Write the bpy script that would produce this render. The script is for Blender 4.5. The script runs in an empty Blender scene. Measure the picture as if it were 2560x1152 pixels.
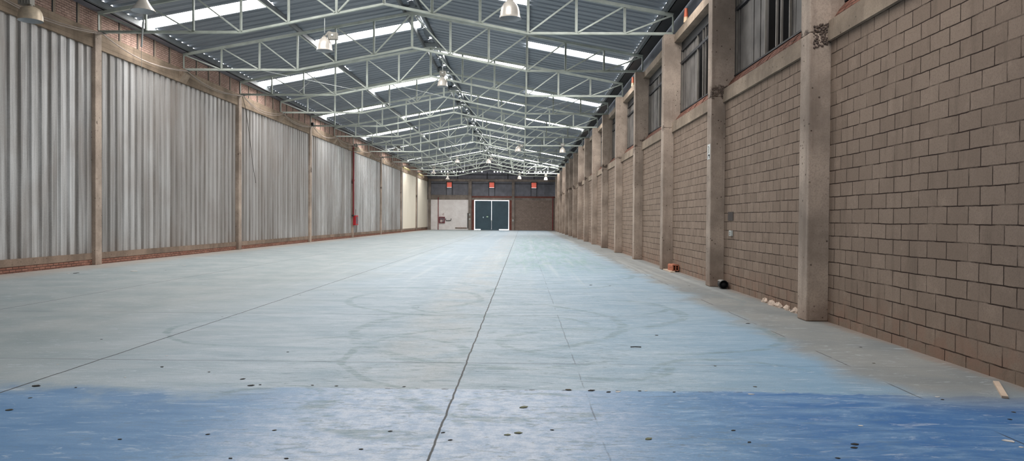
import bpy, bmesh, math, random
from mathutils import Vector, Matrix
PI = math.pi
S = bpy.context.scene
COL = S.collection
rnd = random.Random(7)

# ---------------------------------------------------------------- layout (metres; X across, Y down the hall, Z up)
Y1, BAY = 11.61, 6.0                  # near face of the first block-wall column, column pitch
YB, YF = -4.0, 107.35                 # wall behind the camera, far wall
XL, XR = -13.73, 4.442                # inner faces of the two rows of columns
WL, WR = -13.88, 4.774                # inner faces of the two long walls
XM = -4.5                             # ridge
EZ, PITCH = 8.38, 0.19                # underside of roof sheet at X = -13.75 / 4.75, slope
NX = [-13.76 + 1.543 * i for i in range(13)]        # truss nodes
def roof_z(x): return EZ + PITCH * (x + 13.75) if x < XM else EZ + PITCH * (4.75 - x)
def col_y(k): return Y1 + BAY * k

# ---------------------------------------------------------------- mesh builder
class MB:
    def __init__(s): s.v = []; s.f = []; s.m = []; s.sm = []
    def add(s, vs, fs, mat=0, smooth=False):
        b = len(s.v); s.v += [tuple(v) for v in vs]
        for f in fs: s.f.append([b + i for i in f]); s.m.append(mat); s.sm.append(smooth)
        return s
    def box(s, x0, x1, y0, y1, z0, z1, mat=0):
        if x0 > x1: x0, x1 = x1, x0
        if y0 > y1: y0, y1 = y1, y0
        if z0 > z1: z0, z1 = z1, z0
        v = [(x0,y0,z0),(x1,y0,z0),(x1,y1,z0),(x0,y1,z0),(x0,y0,z1),(x1,y0,z1),(x1,y1,z1),(x0,y1,z1)]
        return s.add(v, [(0,3,2,1),(4,5,6,7),(0,1,5,4),(1,2,6,5),(2,3,7,6),(3,0,4,7)], mat)
    def bar(s, a, b, w, t, up=(0,1,0), mat=0):
        """rectangular bar from a to b; w along side (= up x dir), t along up"""
        a, b = Vector(a), Vector(b); d = (b - a).normalized(); u = Vector(up); u = (u - d * u.dot(d)).normalized(); q = d.cross(u)
        v = []
        for p in (a, b):
            for i, j in ((-1,-1),(1,-1),(1,1),(-1,1)): v.append(p + q * (i * w / 2) + u * (j * t / 2))
        return s.add(v, [(3,2,1,0),(4,5,6,7),(0,1,5,4),(1,2,6,5),(2,3,7,6),(3,0,4,7)], mat)
    def angle(s, a, b, w, t=.012, up=(0,1,0), flip=1, mat=0):
        """L-angle steel: one flange in the truss plane, one at right angles to it"""
        a, b = Vector(a), Vector(b); d = (b - a).normalized(); u = Vector(up); u = (u - d * u.dot(d)).normalized(); q = d.cross(u) * flip
        s.bar(a - u * (w * .25), b - u * (w * .25), w, t, up, mat)
        o = q * (w / 2 - t / 2) + u * (w * .25)
        return s.bar(a + o, b + o, t, w, up, mat)
    def tube(s, pts, r, n=8, mat=0, cap=True):
        pts = [Vector(p) for p in pts]; rings = []
        for i, p in enumerate(pts):
            d = (pts[min(i+1, len(pts)-1)] - pts[max(i-1, 0)]).normalized()
            u = Vector((0,0,1)) if abs(d.z) < .9 else Vector((1,0,0)); u = (u - d * u.dot(d)).normalized(); q = d.cross(u)
            rr = r[i] if isinstance(r, (list, tuple)) else r
            rings.append([p + (u * math.cos(2*PI*k/n) + q * math.sin(2*PI*k/n)) * rr for k in range(n)])
        v = [x for rg in rings for x in rg]; f = []
        for i in range(len(pts) - 1):
            for k in range(n): f.append((i*n+k, i*n+(k+1)%n, (i+1)*n+(k+1)%n, (i+1)*n+k))
        s.add(v, f, mat, True)
        if cap: s.add(rings[0], [tuple(range(n-1,-1,-1))], mat); s.add(rings[-1], [tuple(range(n))], mat)
        return s
    def lathe(s, prof, n=28, c=(0,0,0), mat=0, smooth=True):
        v = []; f = []
        for r, z in prof:
            for k in range(n): v.append((c[0] + r*math.cos(2*PI*k/n), c[1] + r*math.sin(2*PI*k/n), c[2] + z))
        for i in range(len(prof)-1):
            for k in range(n): f.append((i*n+k, i*n+(k+1)%n, (i+1)*n+(k+1)%n, (i+1)*n+k))
        return s.add(v, f, mat, smooth)
    def extrude(s, prof, e0, e1, axis, mat=0, closed=False, caps=False):
        """profile of 3-d points carried from offset e0 to e1 (vectors)"""
        n = len(prof); e0, e1 = Vector(e0), Vector(e1)
        v = [Vector(p) + e0 for p in prof] + [Vector(p) + e1 for p in prof]
        f = [(i, (i+1) % n, n + (i+1) % n, n + i) for i in range(n if closed else n - 1)]
        if caps: f += [tuple(range(n-1,-1,-1)), tuple(range(n, 2*n))]
        return s.add(v, f, mat)
    def build(s, name, mats, parent=None, loc=None, bevel=0):
        me = bpy.data.meshes.new(name); me.from_pydata(s.v, [], s.f)
        for m in (mats if isinstance(mats, (list, tuple)) else [mats]): me.materials.append(m)
        me.polygons.foreach_set('material_index', s.m); me.polygons.foreach_set('use_smooth', s.sm)
        me.update()
        o = bpy.data.objects.new(name, me); COL.objects.link(o)
        if parent: o.parent = parent
        if loc is not None: o.location = loc
        if bevel:
            b = o.modifiers.new('bevel', 'BEVEL'); b.width = bevel; b.segments = 2; b.limit_method = 'ANGLE'; b.angle_limit = .6
        return o

def tag(o, label=None, cat=None, group=None, kind=None):
    for k, v in (('label', label), ('category', cat), ('group', group), ('kind', kind)):
        if v: o[k] = v
    return o
def empty(name, loc, label=None, cat=None, group=None, kind=None, rz=0):
    o = bpy.data.objects.new(name, None); COL.objects.link(o); o.location = loc; o.rotation_euler.z = rz; o.empty_display_size = .2
    return tag(o, label, cat, group, kind)
def copy_tree(o, parent=None):
    c = o.copy(); COL.objects.link(c)
    if parent: c.parent = parent
    for ch in list(KIDS.get(o.name, [])): copy_tree(ch, c)
    return c
KIDS = {}
def kids_scan(o):
    KIDS[o.name] = [c for c in bpy.data.objects if c.parent == o]
    for c in KIDS[o.name]: kids_scan(c)

# ---------------------------------------------------------------- materials
def lin(c):
    return tuple((x/255/12.92 if x/255 <= .04045 else ((x/255+.055)/1.055)**2.4) for x in c) + (1,)
class NT:
    def __init__(s, name):
        s.mat = bpy.data.materials.new(name); s.mat.use_nodes = True; s.t = s.mat.node_tree; s.t.nodes.clear()
        s.out = s.t.nodes.new('ShaderNodeOutputMaterial'); s.b = s.t.nodes.new('ShaderNodeBsdfPrincipled')
        s.t.links.new(s.b.outputs[0], s.out.inputs[0]); s._p = None
    def n(s, kind, ins=None, **props):
        nd = s.t.nodes.new('ShaderNode' + kind)
        for k, v in props.items(): setattr(nd, k, v)
        for k, v in (ins or {}).items(): s.set(nd.inputs[k], v)
        return nd
    def set(s, sock, v):
        if isinstance(v, bpy.types.NodeSocket): s.t.links.new(v, sock)
        elif isinstance(v, bpy.types.Node): s.t.links.new(v.outputs[0], sock)
        else: sock.default_value = v
    def pos(s):
        if not s._p:
            g = s.n('NewGeometry'); sp = s.n('SeparateXYZ', {0: g.outputs['Position']}); s._p = (g.outputs['Position'], sp.outputs[0], sp.outputs[1], sp.outputs[2])
        return s._p
    def math(s, op, a, b=0.0, c=None, clamp=False):
        nd = s.n('Math', {0: a, 1: b}, operation=op, use_clamp=clamp)
        if c is not None: s.set(nd.inputs[2], c)
        return nd.outputs[0]
    def add(s, a, b): return s.math('ADD', a, b)
    def sub(s, a, b): return s.math('SUBTRACT', a, b)
    def mul(s, a, b): return s.math('MULTIPLY', a, b)
    def ramp(s, v, a, b, lo=0., hi=1., smooth=True):
        nd = s.n('MapRange', {'Value': v, 'From Min': a, 'From Max': b, 'To Min': lo, 'To Max': hi}, interpolation_type='SMOOTHSTEP' if smooth else 'LINEAR'); return nd.outputs[0]
    def comb(s, x, y, z=0.): return s.n('CombineXYZ', {0: x, 1: y, 2: z}).outputs[0]
    def scalev(s, sx, sy, sz, vec=None):
        return s.n('VectorMath', {0: vec or s.pos()[0], 1: (sx, sy, sz)}, operation='MULTIPLY').outputs[0]
    def noise(s, scale, detail=3., rough=.55, vec=None, dist=0.):
        return s.n('TexNoise', {'Vector': vec or s.pos()[0], 'Scale': scale, 'Detail': detail, 'Roughness': rough, 'Distortion': dist}).outputs[0]
    def mix(s, fac, a, b, mode='MIX'):
        nd = s.n('Mix', data_type='RGBA', blend_type=mode, clamp_factor=True)
        s.set(nd.inputs[0], fac); s.set(nd.inputs[6], a); s.set(nd.inputs[7], b); return nd.outputs[2]
    def fin(s, color, rough=.8, metal=0., bump=None, bstr=.3, bdist=.02, spec=.5):
        s.set(s.b.inputs['Base Color'], color); s.set(s.b.inputs['Roughness'], rough); s.set(s.b.inputs['Metallic'], metal)
        s.set(s.b.inputs['Specular IOR Level'], spec)
        if bump is not None:
            bn = s.n('Bump', {'Strength': bstr, 'Distance': bdist, 'Height': bump}); s.set(s.b.inputs['Normal'], bn.outputs[0])
        return s.mat

def plain(name, rgb, rough=.7, metal=0., var=.12, scale=3., spec=.4):
    m = NT(name); c = lin(rgb); v = m.noise(scale, 4.)
    d = tuple(x * (1 - var) for x in c[:3]) + (1,); l = tuple(min(1, x * (1 + var)) for x in c[:3]) + (1,)
    return m.fin(m.mix(m.ramp(v, .3, .7), d, l), rough, metal, spec=spec)

def concrete(name, rgb, streak=.35, pits=True, wear=False, boards=False):
    m = NT(name); P, X, Y, Z = m.pos(); c = lin(rgb)
    big = m.noise(.9, 5., .6); st = m.noise(1., 4., .6, m.scalev(5., 5., .35)); fine = m.noise(38., 3., .7)
    col = m.mix(m.ramp(big, .3, .72), tuple(x*.62 for x in c[:3]) + (1,), tuple(min(1, x*1.22) for x in c[:3]) + (1,))
    col = m.mix(m.mul(m.ramp(st, .5, .75), streak), col, lin((96, 80, 70)))
    col = m.mix(m.mul(m.ramp(fine, .42, .72), .45), col, tuple(x*.55 for x in c[:3]) + (1,))
    h = m.mul(fine, .35)
    if pits:
        vo = m.n('TexVoronoi', {'Vector': P, 'Scale': 9.}).outputs['Distance']; vm = m.ramp(m.noise(2.2, 2.), .44, .58)
        pit = m.mul(m.ramp(vo, .17, .1), vm)
        col = m.mix(m.mul(pit, .8), col, lin((66, 52, 44))); h = m.sub(h, m.mul(pit, .8))
    if wear:      # broken, stony patches where the ring beam meets the column
        zz = m.math('ABSOLUTE', m.sub(Z, 4.55)); wn = m.noise(1.7, 5., .65, m.scalev(1., 1.3, 1.2))
        w = m.ramp(m.add(wn, m.mul(zz, -.5)), .45, .52)
        ston = m.n('TexVoronoi', {'Vector': P, 'Scale': 34.}).outputs['Distance']
        col = m.mix(m.mul(w, .8), col, m.mix(m.ramp(ston, .1, .6), lin((128, 108, 96)), lin((54, 45, 42)))); h = m.sub(h, m.mul(w, m.add(ston, .6)))
        low = m.ramp(m.add(Z, m.mul(big, .7)), 1.0, .25); col = m.mix(m.mul(low, .35), col, lin((112, 84, 72)))
    if boards:    # formwork lines along the beam
        b = m.math('FRACT', m.mul(m.add(Z, m.mul(m.noise(.4, 2.), .02)), 6.6)); bl = m.ramp(b, .07, .0)
        col = m.mix(m.mul(bl, .55), col, tuple(x*.4 for x in c[:3]) + (1,)); h = m.sub(h, m.mul(bl, .8))
    return m.fin(col, .92, bump=h, bstr=.5, bdist=.012, spec=.2)

def bricks(name, axis, w, h, c1, c2, cm, mort=.01, off=(0., 0.), bstr=.7, wob=.012, dirt=.4, pale=None):
    m = NT(name); P, X, Y, Z = m.pos(); u = Y if axis == 'Y' else X
    wb = m.noise(1.3, 3.); wb2 = m.noise(7., 3., .6, m.n('VectorMath', {0: P, 1: (5.2, 1.3, 9.1)}, operation='ADD').outputs[0])
    uu = m.add(m.add(u, off[0]), m.mul(m.sub(wb2, .5), wob)); vv = m.add(m.add(Z, off[1]), m.add(m.mul(m.sub(wb, .5), wob * 2.2), m.mul(m.sub(wb2, .5), wob)))
    bt = m.n('TexBrick', {'Vector': m.comb(uu, vv), 'Color1': lin(c1), 'Color2': lin(c2), 'Mortar': lin(cm), 'Scale': 1., 'Mortar Size': mort, 'Mortar Smooth': .25, 'Bias': 0., 'Brick Width': w, 'Row Height': h})
    fac = bt.outputs['Fac']
    keep = m.ramp(m.noise(2.6, 4., .6), .3, .56)                       # joints smeared over here and there
    fac2 = m.mul(fac, m.add(.3, m.mul(keep, .7)))
    base = m.n('TexBrick', {'Vector': m.comb(uu, vv), 'Color1': lin(c1), 'Color2': lin(c2), 'Mortar': lin(c1), 'Scale': 1., 'Mortar Size': 0., 'Brick Width': w, 'Row Height': h}).outputs['Color']
    col = m.mix(m.mul(m.ramp(m.noise(.55, 5., .62), .38, .72), dirt), base, lin(c2))
    bl = m.noise(3.1, 5., .68); col = m.mix(m.mul(m.ramp(bl, .5, .76), .42), col, tuple(x * 1.45 for x in lin(c1)[:3]) + (1,))
    st = m.noise(1., 5., .65, m.scalev(4., 4., .6)); col = m.mix(m.mul(m.ramp(st, .5, .74), dirt * 1.1), col, tuple(x * .5 for x in lin(c2)[:3]) + (1,))
    fn = m.noise(60., 3., .7); col = m.mix(m.mul(m.ramp(fn, .42, .72), .5), col, tuple(x * .55 for x in lin(c1)[:3]) + (1,))
    if pale:
        low = m.mul(m.ramp(Z, pale, .05), m.ramp(m.noise(3.4, 4., .6), .42, .6)); col = m.mix(m.mul(low, .5), col, lin((150, 118, 102)))
    col = m.mix(fac2, col, lin(cm))
    hgt = m.add(m.mul(fac2, -1.), m.mul(fn, .22))
    return m.fin(col, .93, bump=hgt, bstr=bstr, bdist=.012, spec=.15)

M = {}
M['block'] = bricks('block_masonry', 'Y', .4, .2015, (154, 135, 120), (139, 121, 107), (58, 46, 40), .008, (0., -.13), pale=.7)
M['block_far'] = bricks('far_block_masonry', 'X', .4, .2, (150, 134, 124), (134, 119, 110), (112, 97, 89), .008)
M['brick'] = bricks('red_brick_side', 'Y', .25, .075, (192, 162, 148), (170, 140, 126), (118, 98, 90), .012, wob=.01, dirt=.3)
M['brick_dark'] = bricks('curb_brick', 'Y', .25, .075, (164, 122, 106), (140, 98, 84), (90, 68, 60), .014, (0., .05), wob=.012, dirt=.3)
M['brick_sill'] = bricks('sill_brick', 'Y', .22, .07, (150, 108, 94), (118, 80, 68), (84, 64, 56), .014, wob=.05, dirt=.6)
M['brick_far'] = bricks('far_red_brick', 'X', .25, .075, (146, 92, 82), (126, 80, 72), (100, 76, 70), .012, wob=.01, dirt=.3)
M['concrete'] = concrete('column_concrete', (178, 161, 147), wear=True)
M['beam'] = concrete('beam_concrete', (160, 143, 126), boards=False)
M['beam_left'] = concrete('board_marked_concrete', (150, 132, 114), boards=True, pits=False)
M['curb'] = concrete('curb_concrete', (140, 122, 108), pits=True)
M['far_beam'] = concrete('far_concrete', (146, 135, 127))
M['far_white'] = None
M['steel'] = plain('green_grey_truss_paint', (178, 184, 175), .5, .0, .14, 2.5)
M['purlin'] = plain('dark_purlin_paint', (104, 108, 110), .6, 0., .15, 2.)
M['dark'] = plain('dark_frame_steel', (44, 44, 46), .6)
M['rod'] = plain('pale_thin_steel', (176, 180, 178), .45, .2)
M['alu'] = plain('mullion_grey', (132, 126, 118), .5, .2)
M['lamp_shell'] = plain('spun_aluminium', (228, 219, 208), .32, .25, .08, 6.)
M['lamp_old'] = plain('dusty_aluminium', (206, 188, 164), .45, .15, .2, 5.)
M['lamp_in'] = plain('lamp_inside_white', (206, 208, 210), .5)
M['gear'] = plain('gear_box_grey', (150, 146, 138), .6, .2)
M['white'] = plain('white_plastic', (222, 222, 218), .5)
M['black'] = plain('black_marking_and_bore_shade', (24, 24, 26), .7)
M['red'] = plain('red_enamel', (178, 36, 44), .45, 0., .12)
M['red_pipe'] = plain('dull_red_pipe', (128, 46, 50), .5)
M['red_dark'] = plain('dark_red_enamel', (116, 26, 38), .5)
M['glass_small'] = plain('cabinet_pane', (118, 96, 104), .2)
M['hose'] = plain('hose_canvas', (206, 188, 184), .8)
M['cable'] = plain('grey_cable', (164, 150, 140), .7)
M['cable_dark'] = plain('dark_cable', (60, 54, 50), .7)
M['gate'] = plain('teal_gate_paint', (66, 86, 97), .6, 0., .12, .8)
M['green_sign'] = plain('pale_green_sign', (156, 196, 168), .5)
M['blue_sign'] = plain('pale_blue_sign', (170, 196, 214), .5)
M['pipe_black'] = plain('black_pipe', (26, 25, 25), .5)
M['pipe_grey'] = plain('grey_pipe_top', (150, 146, 140), .6)
M['clay'] = plain('orange_clay', (174, 108, 82), .85, 0., .2, 14.)
M['lath'] = plain('pale_wood', (206, 184, 164), .85)
M['post'] = plain('weathered_post', (124, 100, 88), .9, 0., .3, 5.)
M['paint_chip'] = plain('pale_flake', (206, 200, 194), .8)
M['leaf'] = plain('dry_leaf', (74, 66, 48), .85, 0., .3, 30.)
M['leaf_dark'] = plain('dark_scrap', (40, 38, 36), .85, 0., .3, 30.)
M['leaf_green'] = plain('olive_leaf', (104, 108, 84), .85, 0., .3, 30.)
M['rubble'] = plain('pale_plaster_rubble', (206, 186, 170), .95, 0., .25, 12.)
M['orange'] = plain('orange_plastic', (186, 96, 68), .6)
M['cream_pl'] = plain('cream_plastic', (206, 178, 146), .7)
M['clad_dark'] = plain('dark_cladding', (122, 122, 130), .6, .1, .15, 1.2)
M['navy'] = plain('dark_navy_cladding', (70, 74, 82), .7, 0., .15, 1.2)
M['unlit_dark'] = plain('painted_unlit_dark', (52, 52, 52), .9)  # flat dark colour standing in for unlit depth and shadow gaps
M['slat'] = plain('window_slat_grey', (106, 101, 97), .6, .05, .35, 1.4)
M['back_wall'] = plain('grey_render', (84, 78, 74), .9)
M['socket'] = plain('socket_white', (196, 200, 196), .5)
M['patch'] = plain('dark_stain_patch', (84, 76, 72), .9)
M['number'] = plain('faded_red_number', (150, 90, 84), .8)
M['lit_brick'] = plain('pale_lit_brick', (206, 190, 140), .95, 0., .25, 6.)  # brightness of lit tan brick put into the base colour

def galvanised():
    m = NT('galvanised_sheet'); P, X, Y, Z = m.pos()
    sheet = m.n('TexWhiteNoise', {'W': m.math('FLOOR', m.mul(m.add(Y, .1), 1 / .88))}, noise_dimensions='1D').outputs[0]
    rib = m.n('TexWhiteNoise', {'W': m.math('FLOOR', m.mul(m.add(Y, .1), 1 / .44))}, noise_dimensions='1D').outputs[0]
    st = m.noise(1., 5., .6, m.scalev(2., 6., .28)); sp = m.noise(26., 3., .7); big = m.noise(.5, 4.)
    half = m.n('TexWhiteNoise', {'W': m.math('FLOOR', m.mul(m.add(Y, .015), 1 / .22))}, noise_dimensions='1D').outputs[0]
    val = m.add(m.mul(sheet, .3), m.add(m.mul(rib, .16), m.add(m.mul(half, .26), m.add(m.mul(m.sub(st, .5), 1.3), m.mul(m.sub(sp, .5), .35)))))
    col = m.mix(m.ramp(val, -.1, .8), lin((132, 129, 126)), lin((214, 214, 214)))
    col = m.mix(m.mul(m.ramp(big, .45, .7), .3), col, lin((142, 128, 118)))
    grime = m.ramp(m.noise(.07, 3.), .38, .62)                         # older brown film on some of the sheets
    col = m.mix(m.mul(grime, .5), col, lin((128, 118, 110)))
    low = m.mul(m.ramp(m.add(Z, m.mul(st, .8)), 1.2, .3), .3); col = m.mix(low, col, lin((134, 116, 104)))
    return m.fin(col, m.add(.36, m.mul(sp, .25)), .35, bump=m.add(m.mul(st, .5), m.mul(big, .8)), bstr=.12, bdist=.02)
M['galv'] = galvanised()

def cream():
    m = NT('cream_panel'); P, X, Y, Z = m.pos()
    st = m.noise(1., 5., .6, m.scalev(1., 3., .25)); j = m.ramp(m.math('ABSOLUTE', m.sub(m.math('FRACT', m.mul(Y, 1 / 2.4)), .5)), .012, .004)
    col = m.mix(m.mul(m.ramp(st, .45, .75), .5), lin((232, 222, 204)), lin((202, 190, 168)))
    return m.fin(m.mix(m.mul(j, .3), col, lin((150, 138, 120))), .75)
M['cream'] = cream()

def white_wall():
    m = NT('white_painted_masonry'); P, X, Y, Z = m.pos()
    v = m.noise(1.1, 5., .6); cr = m.ramp(m.math('ABSOLUTE', m.sub(m.noise(.7, 3., .5, m.scalev(1., 1., .8)), .5)), .006, .001)
    col = m.mix(m.ramp(v, .35, .7), lin((232, 225, 223)), lin((245, 240, 238)))
    return m.fin(m.mix(m.mul(cr, .25), col, lin((170, 160, 158))), .8)
M['far_white'] = white_wall()

def roofing():
    m = NT('roof_sheet'); P, X, Y, Z = m.pos()
    sh = m.n('TexWhiteNoise', {'W': m.math('FLOOR', m.mul(Y, 1.))}, noise_dimensions='1D').outputs[0]
    st = m.noise(1., 4., .6, m.scalev(.35, 4., 1.))
    col = m.mix(m.add(m.mul(sh, .35), m.mul(m.ramp(st, .3, .7), .65)), lin((126, 133, 141)), lin((154, 160, 167)))
    return m.fin(col, .55, .15)
M['roof'] = roofing()

def skylight_mat(strength):
    m = NT('daylit_translucent_sheet')
    e = m.n('Emission', {'Color': (1., .985, .965, 1), 'Strength': strength}); m.t.links.new(e.outputs[0], m.out.inputs[0]); return m.mat
SKY = 9.0
M['sky'] = skylight_mat(SKY)

def louvre_mat():
    m = NT('red_translucent_slat'); d = m.n('BsdfDiffuse', {'Color': lin((214, 142, 128))}); t = m.n('BsdfTranslucent', {'Color': lin((228, 168, 154))})
    x = m.n('MixShader', {0: .3, 1: d.outputs[0], 2: t.outputs[0]}); m.t.links.new(x.outputs[0], m.out.inputs[0]); return m.mat
M['louvre'] = louvre_mat()

def floor_mat():
    m = NT('worn_painted_floor'); P, X, Y, Z = m.pos()
    big = m.noise(.22, 4., .6); med = m.noise(.9, 5., .62); wisp = m.noise(1., 7., .72, m.scalev(.9, 3.2, 1.), .6); fine = m.noise(9., 4., .7); grit = m.noise(70., 3., .7)
    scuff = m.noise(1., 5., .72, m.scalev(3., 11., 1.), 1.2)
    # zones (distance-driven wear of the blue paint)
    col = m.mix(m.ramp(med, .3, .7), lin((142, 154, 157)), lin((166, 172, 173)))                     # left: grey-green dust
    mid = m.mix(m.ramp(wisp, .35, .65), lin((150, 168, 180)), lin((176, 188, 197)))
    cx = m.ramp(m.add(X, m.mul(m.sub(big, .5), 5.)), -6.5, -2.6); col = m.mix(cx, col, mid)
    rb = m.mix(m.ramp(wisp, .35, .68), lin((136, 163, 183)), lin((162, 182, 196)))
    rx = m.mul(m.ramp(m.add(X, m.mul(m.sub(med, .5), 2.)), -.7, 1.7), m.ramp(Y, 48., 20.)); col = m.mix(m.mul(rx, .85), col, rb)
    # centre strip between first two joints: pinkish-beige rubbed band
    bx = m.mul(m.ramp(m.math('ABSOLUTE', m.sub(X, -1.15)), .75, .25), m.ramp(med, .35, .6)); col = m.mix(m.mul(bx, .35), col, lin((190, 186, 178)))
    # green film further down on the right
    gy = m.mul(m.mul(m.ramp(Y, 19., 27.), m.ramp(Y, 95., 50.)), m.ramp(m.math('ABSOLUTE', m.sub(m.sub(X, 1.2), m.mul(m.sub(med, .5), 2.))), 2.4, .9))
    gst = m.noise(1., 5., .68, m.scalev(3.2, .35, 1.)); gf = m.mul(gy, m.ramp(gst, .4, .62)); col = m.mix(m.mul(gf, .62), col, lin((126, 164, 158)))
    # saturated blue right of the lane in the middle distance
    sb = m.mul(m.ramp(m.add(X, m.mul(m.sub(med, .5), 1.4)), 1.4, 3.2), m.ramp(m.add(Y, m.mul(m.sub(big, .5), 4.)), 13., 7.)); col = m.mix(m.mul(sb, .55), col, lin((104, 148, 182)))
    # near slab: fresh blue, sharp edge at the joint on the lane, ragged to the sides
    rag = m.add(m.mul(m.sub(med, .5), m.ramp(m.math('ABSOLUTE', m.sub(X, -.2)), 1.6, 3.2, .02, 1.1)), m.add(m.mul(m.ramp(X, -2.6, -5.), 1.1), m.mul(m.ramp(X, 2.9, 4.3), .1)))
    near = m.ramp(m.add(Y, rag), 6.80, 6.72); near_l = m.ramp(m.add(Y, m.mul(m.sub(med, .5), 3.4)), 7.0, 6.0)
    side = m.ramp(m.math('ABSOLUTE', m.sub(X, -.1)), 1.5, 3.); near = m.n('Mix', {0: m.mul(side, m.ramp(X, .5, -.5)), 2: near, 3: near_l}).outputs[0]
    blu = m.mix(m.ramp(wisp, .32, .7), lin((84, 128, 170)), lin((128, 162, 196)))
    lane = m.ramp(m.add(m.math('ABSOLUTE', m.sub(X, -.65)), m.mul(m.sub(wisp, .5), 1.6)), 2.0, .6)
    blu = m.mix(m.mul(lane, .9), blu, m.mix(m.ramp(fine, .35, .65), lin((172, 190, 212)), lin((214, 221, 233))))
    rblu = m.ramp(m.add(X, m.mul(m.sub(med, .5), .8)), 1.3, 2.4); blu = m.mix(m.mul(rblu, m.ramp(wisp, .75, .35)), blu, lin((54, 108, 166)))
    lb = m.ramp(X, -1.9, -3.0); blu = m.mix(m.mul(lb, .5), blu, lin((96, 132, 172)))
    col = m.mix(near, col, blu)
    # bare grey margin along the block wall, dusty margin along the sheets
    mg = m.ramp(m.add(X, m.mul(m.sub(m.noise(.6, 4., .6), .5), 1.9)), 3.05, 3.75); mg = m.mul(mg, m.ramp(Y, 5.9, 7.1))
    col = m.mix(m.mul(mg, .92), col, m.mix(m.ramp(med, .3, .7), lin((128, 130, 128)), lin((150, 148, 142))))
    ed = m.ramp(m.add(X, m.mul(m.sub(med, .5), .5)), 4.55, 4.76); col = m.mix(m.mul(ed, .6), col, lin((146, 124, 108)))
    ml = m.ramp(m.add(X, m.mul(m.sub(med, .5), 1.6)), -12.2, -13.5); col = m.mix(m.mul(ml, .6), col, lin((172, 156, 142)))
    # tyre arcs
    arcs = [(-.85,6.15,.85,.12),(-.05,6.75,1.0,.1),(-.2,9.2,1.5,.06),(1.1,9.4,1.3,.08),(-1.9,8.6,1.2,.07),(.6,12.6,2.1,.09),(-.7,14.4,2.6,.08),(1.5,16.,2.2,.08),
            (-3.0,14.5,2.2,.08),(.9,7.9,.65,.06),(0.4,10.4,2.7,.08),(2.2,7.4,.9,.06),(-1.4,11.2,2.9,.08),(.4,18.5,1.9,.1),(.3,8.6,2.3,.05),(-.1,10.9,1.1,.05),(1.9,10.3,1.6,.06),(-.9,13.1,1.,.06),(.2,5.9,.7,.05),(2.6,14.6,1.7,.06),(.9,21.,2.2,.1),(-3.4,10.4,1.5,.05),(-2.2,6.3,.5,.05),(1.4,13.3,1.2,.06)]
    wob = m.mul(m.sub(med, .5), .4); tot = None
    for i, (cx_, cy_, r, w) in enumerate(arcs):
        dx = m.sub(X, cx_); dy = m.sub(Y, cy_); d = m.math('SQRT', m.add(m.mul(dx, dx), m.mul(dy, dy)))
        rg = m.ramp(m.math('ABSOLUTE', m.sub(m.add(d, wob), r)), w * 1.3, w * .5)
        sec = m.ramp(m.math('SINE', m.add(m.math('ARCTAN2', dy, dx), {0: -2.1, 1: -2.7}.get(i, i * 1.7))), -.05, .7); rg = m.mul(rg, sec)
        tot = rg if tot is None else m.math('MAXIMUM', tot, rg)
    tot = m.mul(tot, m.ramp(m.noise(1., 5., .75, m.scalev(2.2, 7., 1.)),  .4, .6))
    col = m.mix(m.mul(tot, .62), col, lin((108, 132, 136)))
    # long wheel tracks down the lane
    tr = m.noise(1., 5., .6, m.scalev(2.4, .06, 1.)); trm = m.mul(m.ramp(tr, .5, .7), m.mul(m.ramp(Y, 10., 20.), m.ramp(X, -9., -2.)))
    col = m.mix(m.mul(trm, .3), col, lin((206, 210, 208)))
    # scuffs, chips
    col = m.mix(m.mul(m.mul(m.ramp(scuff, .55, .64), m.ramp(m.math('ABSOLUTE', m.sub(X, -.3)), 4.6, 1.2)), .5), col, lin((108, 126, 136)))
    col = m.mix(m.mul(m.ramp(scuff, .44, .34), .35), col, lin((206, 214, 222)))
    flk = m.mul(m.ramp(m.noise(1., 5., .75, m.scalev(7., 16., 1.)),   .61, .66), m.ramp(m.math('ABSOLUTE', m.sub(X, -.2)), 3.4, .8)); col = m.mix(m.mul(flk, .55), col, lin((92, 104, 98)))
    col = m.mix(m.mul(m.ramp(grit, .42, .75), .26), col, lin((96, 106, 112)))
    dash = m.noise(1., 4., .7, m.scalev(9., 34., 1.), .8); dm = m.ramp(m.noise(1., 3., .6, m.scalev(.8, 1.6, 1.)), .42, .62); ln = m.ramp(m.add(m.math('ABSOLUTE', m.sub(X, -.2)), m.mul(m.sub(big, .5), 2.)), 3.2, .9)
    col = m.mix(m.mul(m.mul(m.mul(m.ramp(dash, .57, .63), dm), ln), .6), col, lin((112, 128, 128)))
    col = m.mix(m.mul(m.mul(m.ramp(dash, .42, .36), ln), .35), col, lin((214, 220, 228)))
    # joints
    wj = m.mul(m.sub(m.noise(2.2, 5., .6), .5), .04)
    def vj(x0, w, s, y0=-9.):
        return m.mul(m.ramp(m.math('ABSOLUTE', m.sub(m.add(X, wj), x0)), w, w * .45), s)
    j = vj(-.6, .012, .95); j = m.math('MAXIMUM', j, vj(-4.6, .014, .92)); j = m.math('MAXIMUM', j, vj(-8.7, .014, .8))
    j = m.math('MAXIMUM', j, m.mul(vj(.58, .008, .45), m.ramp(m.noise(1.4, 3.), .42, .55)))
    j = m.math('MAXIMUM', j, m.mul(vj(3.55, .012, .7), m.ramp(m.noise(.9, 3.), .48, .56)))
    yj = m.mul(m.sub(m.math('FRACT', m.add(m.mul(m.add(Y, m.mul(wj, .6)), .25), .5)), .5), 4.)
    tj = m.ramp(m.math('ABSOLUTE', yj), .016, .006); tj = m.mul(tj, m.ramp(m.noise(.5, 4., .6), .36, .52)); tj = m.mul(tj, m.ramp(X, 3.4, 1.2, .25, .6)); j = m.math('MAXIMUM', j, m.mul(tj, m.ramp(Y, 40., 14.)))
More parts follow.
